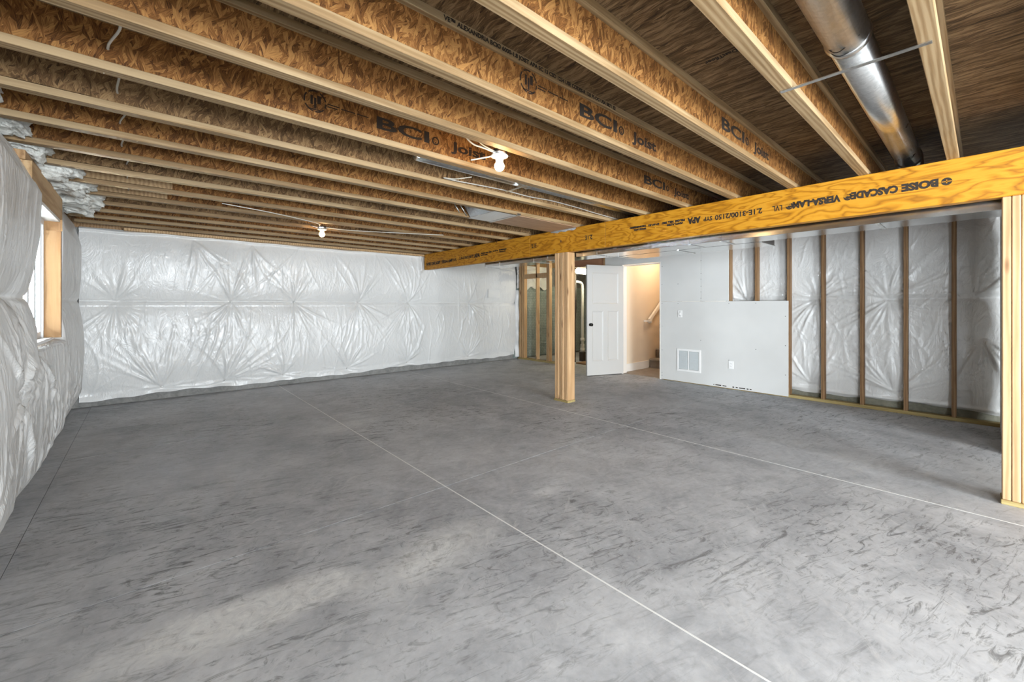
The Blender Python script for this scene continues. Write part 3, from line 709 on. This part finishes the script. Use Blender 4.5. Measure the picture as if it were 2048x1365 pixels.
slo = bpy.data.objects.new('stair_light', sl); COL.objects.link(slo); slo.location = (7.55, 3.80, 2.35)

# ================================================================== utility room framing
for a, b in ((7.12, 7.16), (7.045, 7.085), (6.985, 7.025), (6.575, 6.613), (6.245, 6.285), (6.20, 6.24), (5.93, 5.97), (4.745, 4.785)):
    box('stud', SX0, SX1, a, b, .038, 2.19, 'stud_spf', fw, .002)
box('bottom_plate', SX0, SX1, 5.93, 7.2, 0, .038, 'plate_treated', fw); box('header', SX0, SX1, 6.285, 6.985, 1.86, 1.96, 'stud_spf', fw, .002)
box('header', SX0+.02, SX1, 4.785, 5.93, 2.02, 2.15, 'red_wood', fw)
ub = box('wall_back_panel', 6.45, 9.4, YB-.03, YB-.001, .02, 1.72, 'concrete_green', kind='structure')
def torn():
    u = np.linspace(6.50, 7.6, 90); v = np.linspace(1.66, 2.19, 40); U, V = np.meshgrid(u, v, indexing='ij')
    H = wrinkle_field(U, V, [(6.75, 2.1, .02, .4, 20, -PI, 0), (7.2, 2.1, .02, .4, 20, -PI, 0)], seed=4)+.03
    vz = V + (V < 1.68)*(.03*np.sin(U*21)+.02*np.sin(U*9))
    o = link('insulation_flap', grid_mesh(np.stack([U, YB-.05-H, vz], -1)), 'vapor_plastic')
    tag(o, 'torn plastic insulation flap hanging high in the utility room corner', 'insulation')
    u = np.linspace(6.47, 6.62, 16); v = np.linspace(.05, 1.60, 80); U, V = np.meshgrid(u, v, indexing='ij')
    H = .05*np.sin((U-6.47)/.15*PI)+.012*np.sin(V*14)
    P = np.stack([U+(U-6.47)/.15*.03*np.sin(V*7+1), YB-.05-H, V], -1)
    o = link('insulation_edge', grid_mesh(P), 'vapor_plastic'); tag(o, 'ragged plastic insulation edge beside the utility room studs', 'insulation')
torn()
pv = empty('drain_pipe', (7.36, 5.95, 0), 'white plastic drain pipe with elbow in the utility room', 'pipe')
link('riser', tube_mesh(spline([(7.13, 5.98, 1.765), (7.22, 5.96, 1.77), (7.33, 5.95, 1.73), (7.36, 5.95, 1.60), (7.36, 5.95, .9), (7.36, 5.95, .30)], 6), .030, 12), 'pvc', pv)
for z in (.34, .48): link('coupling', lathe_mesh([(.036, 0), (.045, .01), (.045, .07), (.036, .08)], 14), 'pvc', pv, (7.36, 5.95, z-.04))
link('trap', lathe_mesh([(.03, 0), (.05, .02), (.05, .10), (.03, .12)], 14), 'pvc', pv, (7.36, 5.95, .19)); box('cleanout_base', 7.31, 7.41, 5.90, 6.0, 0, .2, 'dark_pipe_and_shadow', pv)
dp = link('pipe_shadow', tube_mesh([(7.07, 5.94, 0), (7.07, 5.94, .9), (7.09, 5.93, 1.2), (7.08, 5.94, 2.2)], .028, 12), 'dark_pipe_and_shadow'); tag(dp, 'dark vertical tube standing in for the shadow beside the white drain pipe', 'pipe')  # dark tube added in place of the drain pipe's shadow
ft = empty('tube_light', (7.4, 5.69, 1.98), 'glowing white tube light behind the open door', 'light')
link('tube', tube_mesh([(6.84, 5.69, 1.975), (6.85, 5.69, 1.975), (6.87, 5.69, 1.975), (7.9, 5.69, 1.975)], [.012, .045, .056, .056], 14), 'tube_glow', ft)
box('housing', 6.9, 7.9, 5.66, 5.72, 2.03, 2.08, 'white_paint', ft)
for x in (7.0, 7.8): box('hanger', x, x+.02, 5.685, 5.695, 2.08, ZS, 'screw_grey', ft)
bd = box('scrap_board', 6.9, 7.6, 5.2, 5.75, 0, .03, 'rim_wood'); tag(bd, 'flat brown board on the utility room floor', 'board')

# ================================================================== left window
wn = empty('window_1', (-.66, 4.5, .985), kind='structure')
box('jamb', -.615, -.520, 5.035, 5.075, .985, 1.955, 'jamb_wood', wn, .002); box('jamb', -.64, -.610, 3.955, 3.995, .985, 1.955, 'jamb_wood', wn, .002)
box('jamb_shim', -.60, -.512, 5.028, 5.035, 1.86, 1.955, 'jamb_wood', wn)
box('head_board', -.615, -.525, 3.995, 5.035, 1.935, 1.957, 'white_trim', wn); box('header', -.66, -.518, 3.85, 5.09, 1.957, 2.135, 'header_wood', wn, .002)
box('header_ply', -.66, -.545, 3.85, 5.09, 2.137, 2.195, 'rim_wood', wn, .002)
box('sill', -.66, -.56, 3.995, 5.035, .955, .990, 'plastic_white', wn, .004)
for a, b in ((3.995, 4.04), (4.49, 4.53), (4.99, 5.035)): box('sash_stile', -.655, -.625, a, b, .99, 1.935, 'white_vinyl', wn, .004)
for a, b in ((.99, 1.04), (1.885, 1.935)): box('sash_rail', -.655, -.625, 4.04, 4.99, a, b, 'white_vinyl', wn, .004)
box('frame_track', -.625, -.615, 5.01, 5.035, .99, 1.935, 'white_vinyl', wn); box('frame_track', -.625, -.612, 3.995, 5.01, 1.90, 1.935, 'white_vinyl', wn)
for a, b in ((4.04, 4.49), (4.53, 4.99)): box('pane', -.644, -.640, a, b, 1.04, 1.885, 'glass', wn)

# ================================================================== fibreglass stuffed in the joist ends
from mathutils import noise as MN
def lump(y0, y1, x1, z0, z1, seed):
    bm = bmesh.new(); bmesh.ops.create_icosphere(bm, subdivisions=5, radius=1); x0 = -.69
    for v in bm.verts:
        c = v.co.copy(); q = Vector([math.copysign(abs(t)**.6, t) for t in c])
        p = c*1.6+Vector((seed*3.1, seed*1.7, seed*.9)); nn = .34*MN.noise(p)+.20*MN.noise(p*2.7)+.11*MN.noise(p*6.5)+.07*MN.noise(p*15)
        q *= 1+nn
        v.co = ((x0+x1)/2+q.x*(x1-x0)/2, (y0+y1)/2+q.y*(y1-y0)/2*.94, (z0+z1)/2+q.z*(z1-z0)/2)
    me = bpy.data.meshes.new('batt'); bm.to_mesh(me); bm.free(); smooth(me)
    return link('fiberglass_batt', me, 'fiberglass')
LB = {3: (-.53, 2.25), 4: (-.50, 2.24), 5: (-.47, 2.20), 6: (-.36, 2.18), 7: (-.33, 2.17), 8: (-.32, 2.165), 9: (-.36, 2.17)}
for i, k in enumerate(sorted(LB)):
    ya = JOIST[k][1]+FW/2+.005; yb = JOIST[k+1][1]-FW/2-.005; x1, z0 = LB[k]
    o = lump(ya, yb, x1, z0, 2.455, k)
    tag(o, 'white fiberglass tuft stuffed between joists above the left wall, %s from the near end' % ordinal(i+1), 'insulation', 'fiberglass stuffed in the joist ends')

# ================================================================== ducts
def metal_tube(name, pts, r, parent=None, mat='galvanised', seg=56): return link(name, tube_mesh(pts, r, seg), mat, parent)
rd = empty('round_duct', (3.0, .372, 2.36), 'shiny round metal duct between the two joists nearest the right post', 'duct')
PY, PZ, PR = .372, 2.362, .076
metal_tube('pipe_length', [(-.55, PY, PZ), (2.20, PY, PZ)], PR, rd); metal_tube('pipe_length', [(2.17, PY, PZ), (4.30, PY, PZ)], PR-.003, rd)
metal_tube('pipe_collar', [(2.165, PY, PZ), (2.18, PY, PZ), (2.20, PY, PZ)], [PR+.001, PR+.005, PR+.001], rd)
metal_tube('elbow', [(4.28, PY, PZ), (4.33, PY, PZ-.005), (4.38, PY, PZ-.03), (4.41, PY, PZ-.08), (4.42, PY, PZ-.14), (4.42, PY, 2.172)], PR+.003, rd)
for dz in (.02, -.02):
    link('seam_wire', tube_mesh(spline([(2.13+dz, PY+PR*.9, PZ-.03), (2.14+dz, PY+PR*.3, PZ-PR-.003), (2.13+dz*2, PY-PR*.7, PZ-.055)], 6), .0016, 6), 'black_metal', rd)
rs = box('hanger_strap', 2.17, 2.192, JOIST[-3][1]-.01, JOIST[-2][1]+.02, ZJ-.004, ZJ-.0005, 'galvanised'); tag(rs, 'thin metal strap nailed under two joists holding the round duct', 'strap')
rd2 = empty('round_duct', (2.8, 2.66, 2.36), 'round metal duct tucked behind the joist above the near bulb', 'duct')
metal_tube('pipe_length', [(1.45, 2.655, 2.355), (2.55, 2.655, 2.355)], .076, rd2); metal_tube('pipe_length', [(2.52, 2.655, 2.355), (4.30, 2.655, 2.355)], .073, rd2)
metal_tube('pipe_collar', [(2.515, 2.655, 2.355), (2.53, 2.655, 2.355), (2.55, 2.655, 2.355)], [.076, .081, .076], rd2)
metal_tube('elbow', [(4.28, 2.655, 2.355), (4.33, 2.655, 2.35), (4.38, 2.655, 2.325), (4.41, 2.655, 2.275), (4.42, 2.655, 2.22), (4.42, 2.655, 2.172)], .078, rd2)
st2 = box('hanger_strap', 2.42, 2.442, 2.50, 2.84, 2.268, 2.272, 'galvanised'); tag(st2, 'thin metal strap under the duct behind the near bulb', 'strap')
# trunk behind the beam
tk = empty('trunk_duct', (4.36, 2.4, 1.876), 'long rectangular metal duct running behind the beam', 'duct')
TX0, TX1, TZ = 4.195, 4.53, 1.876
cuts = [-1.2, .534, 1.69, 2.00, 3.17, 4.01, 4.29, 5.06, 5.42]
for a, b in zip(cuts[:-1], cuts[1:]): box('duct_length', TX0, TX1, a+.001, b-.001, TZ, 2.17, 'galvanised_flat', tk, .002)
for y in cuts[1:-1]:
    box('drive_cleat', TX0-.004, TX0, y-.006, y+.006, TZ, 2.17, 'galvanised_flat', tk); box('drive_cleat', TX0, TX1, y-.012, y+.012, TZ-.004, TZ, 'galvanised', tk)
    box('cleat_tab', TX0-.006, TX0+.012, y-.007, y+.007, TZ-.007, TZ-.003, 'galvanised', tk)
box('end_cap', TX0, TX1, 5.42, 5.43, TZ-.01, 2.17, 'galvanised', tk)
rt = empty('return_duct', (4.75, 2.3, 1.876), 'shorter rectangular metal duct beside the trunk duct above the doorway', 'duct')
box('duct_length', 4.55, 4.96, 1.45, 3.10, TZ, 2.17, 'galvanised_flat', rt, .002)
for y in (1.455, 2.3, 3.095): box('drive_cleat', 4.55, 4.96, y-.012, y+.012, TZ-.005, TZ, 'galvanised', rt)
for k in (-2, 1, 4, 7): box('strap_hanger', TX0+.02, TX0+.04, JOIST[k][1]-.01, JOIST[k][1]+.01, 2.17, ZJ, 'galvanised', tk)
for k in (0, 3): box('strap_hanger', 4.7, 4.72, JOIST[k][1]-.01, JOIST[k][1]+.01, 2.17, ZJ, 'galvanised', rt)
# panned joist bay with foil
pn = empty('panned_bay', (3.3, 3.63, ZJ), 'brown board with foil ends closing a joist bay as a return duct', 'duct')
ya, yb = JOIST[4][1]-.012, JOIST[5][1]-.012
box('pan_panel', 3.02, 4.035, ya, yb, ZJ-.006, ZJ-.001, 'pan_board', pn); box('metal_panel', 2.70, 3.02, ya, yb, ZJ-.005, ZJ-.001, 'galvanised_flat', pn)
box('seam_strip', 3.00, 3.035, ya-.01, yb+.01, ZJ-.009, ZJ-.006, 'galvanised', pn); box('seam_tab', 2.995, 3.04, ya-.036, ya-.01, ZJ-.009, ZJ+.010, 'galvanised', pn)
bm = bmesh.new(); q = [(2.70, ya+.03, ZJ-.003), (2.70, yb-.04, ZJ-.003), (2.60, yb-.05, ZJ+.12), (2.62, ya+.05, ZJ+.12)]
vs = [bm.verts.new(p) for p in q]; f = bm.faces.new(vs); bmesh.ops.solidify(bm, geom=[f], thickness=.003); me = bpy.data.meshes.new('foil'); bm.to_mesh(me); bm.free()
link('end_foil', me, 'foil', pn)
bm = bmesh.new()
for i in range(13):
    t = i/12; y = 3.36+t*.43
    for (dx, dz) in ((-.002, -.026), (-.014, -.020), (-.018, .004), (-.010, .016), (.02, .018)):
        bm.verts.new((XB+dx*(1+.3*math.sin(i*2.1)), y, ZJ-.004+dz*(1+.25*math.sin(i*1.7+dz*50))*(.55 if i in (0, 12) else 1)))
bm.verts.ensure_lookup_table()
for i in range(12):
    for j in range(4): bm.faces.new([bm.verts[i*5+j], bm.verts[(i+1)*5+j], bm.verts[(i+1)*5+j+1], bm.verts[i*5+j+1]])
bmesh.ops.solidify(bm, geom=bm.faces[:], thickness=.003); me = bpy.data.meshes.new('foil'); bm.to_mesh(me); bm.free(); smooth(me)
link('foil_lip', me, 'foil', pn)
for (a, b) in (((2.50, 3.80, ZJ+.15), (2.60, 3.79, ZJ+.01)), ((2.56, 3.79, ZJ+.16), (2.66, 3.77, ZJ+.01))):
    link('strap_end', tube_mesh([a, b], .007, 6), 'galvanised', pn)

# ================================================================== bulbs
def lamp(x, y, zp, zb, label, rot):
    e = empty('bulb_fixture', (x, y, zp), label, 'light', 'bare bulb ceiling fixtures')
    link('junction_box', lathe_mesh([(.050, .004), (.050, .036), (.046, .040)], 8), 'galvanised', e, (x, y, zp))
    link('lamp_holder', lathe_mesh([(.020, -.040), (.024, -.036), (.027, -.014), (.040, -.009), (.056, -.002), (.058, .003), (.055, .006), (.01, .006)], 28), 'porcelain', e, (x, y, zp))
    prof = [(.0135, .045)]; prof += [(.0140, .030)]
    for i in range(0, 15):
        t = i/14*PI*.93 + .22; prof.append((max(.001, .0325*math.sin(t)), .0325*math.cos(t)))
    b = link('bulb', lathe_mesh(prof[::-1], 24), 'bulb_glow', e, (x, y, zb))
    link('bulb_base', lathe_mesh([(.014, .030), (.0145, .05)], 16), 'porcelain', e, (x, y, zb))
    for a in rot: link('support_arm', tube_mesh([(x+.04*math.cos(a), y+.04*math.sin(a), zp+.02), (x+.13*math.cos(a), y+.13*math.sin(a), zp+.045)], .005, 6), 'galvanised', e)
lamp(1.735, 2.09, 2.222, 2.158, 'lit bare bulb in a round white ceiling holder, the nearer one', (2.9, 0.3))
lamp(1.665, 5.49, 2.200, 2.140, 'lit bare bulb in a ceiling holder near the back wall', (2.7, .35))

# ================================================================== cables
def cable(pts, label, r=.0048, n=6):
    o = link('electric_cable', tube_mesh(spline(pts, n), r, 8), 'cable_white'); return tag(o, label, 'cable', 'white electric cables')
pts = []
for k in range(0, 9):
    yc = JOIST[k][1]; pts += [(-.105-.006*(k % 3), yc-.012, 2.332-.004*k), (-.09+.02*(k % 2), yc+.22, 2.33)]
cable(pts, 'white electric cable threaded through the joist webs near the left wall')
cable([(1.43, 2.05, 2.275), (1.47, 2.07, 2.258), (1.53, 2.09, 2.248), (1.60, 2.09, 2.246), (1.69, 2.09, 2.24)], 'looping white cable feeding the nearer bulb from the left', .0055)
cable([(1.52, 2.04, 2.262), (1.58, 2.07, 2.255), (1.69, 2.085, 2.245)], 'second straight white cable entering the nearer bulb box', .0045)
cable([(1.55, 2.15, 2.172), (1.62, 2.13, 2.195), (1.70, 2.10, 2.222)], 'short stub of white cable poking out under the nearer bulb box', .0045, 4)
cable([(1.955, 2.70, 2.275), (1.86, 2.80, 2.262), (1.79, 2.85, 2.270), (1.90, 2.862, 2.272), (2.42, 2.862, 2.290), (2.75, 2.862, 2.286), (3.05, 2.862, 2.298), (3.45, 2.862, 2.292), (3.78, 2.862, 2.278), (4.2, 2.862, 2.268)],
      'white cable stapled along a joist web behind the nearer bulb')
cable([(.55, 4.80, 2.222), (1.0, 4.86, 2.205), (1.5, 5.15, 2.21), (1.62, 5.45, 2.235)], 'drooping white cable running to the far bulb')
cable([(1.70, 5.50, 2.235), (1.95, 5.40, 2.215), (2.6, 5.1, 2.21), (3.1, 4.95, 2.224)], 'drooping white cable leaving the far bulb towards the beam')
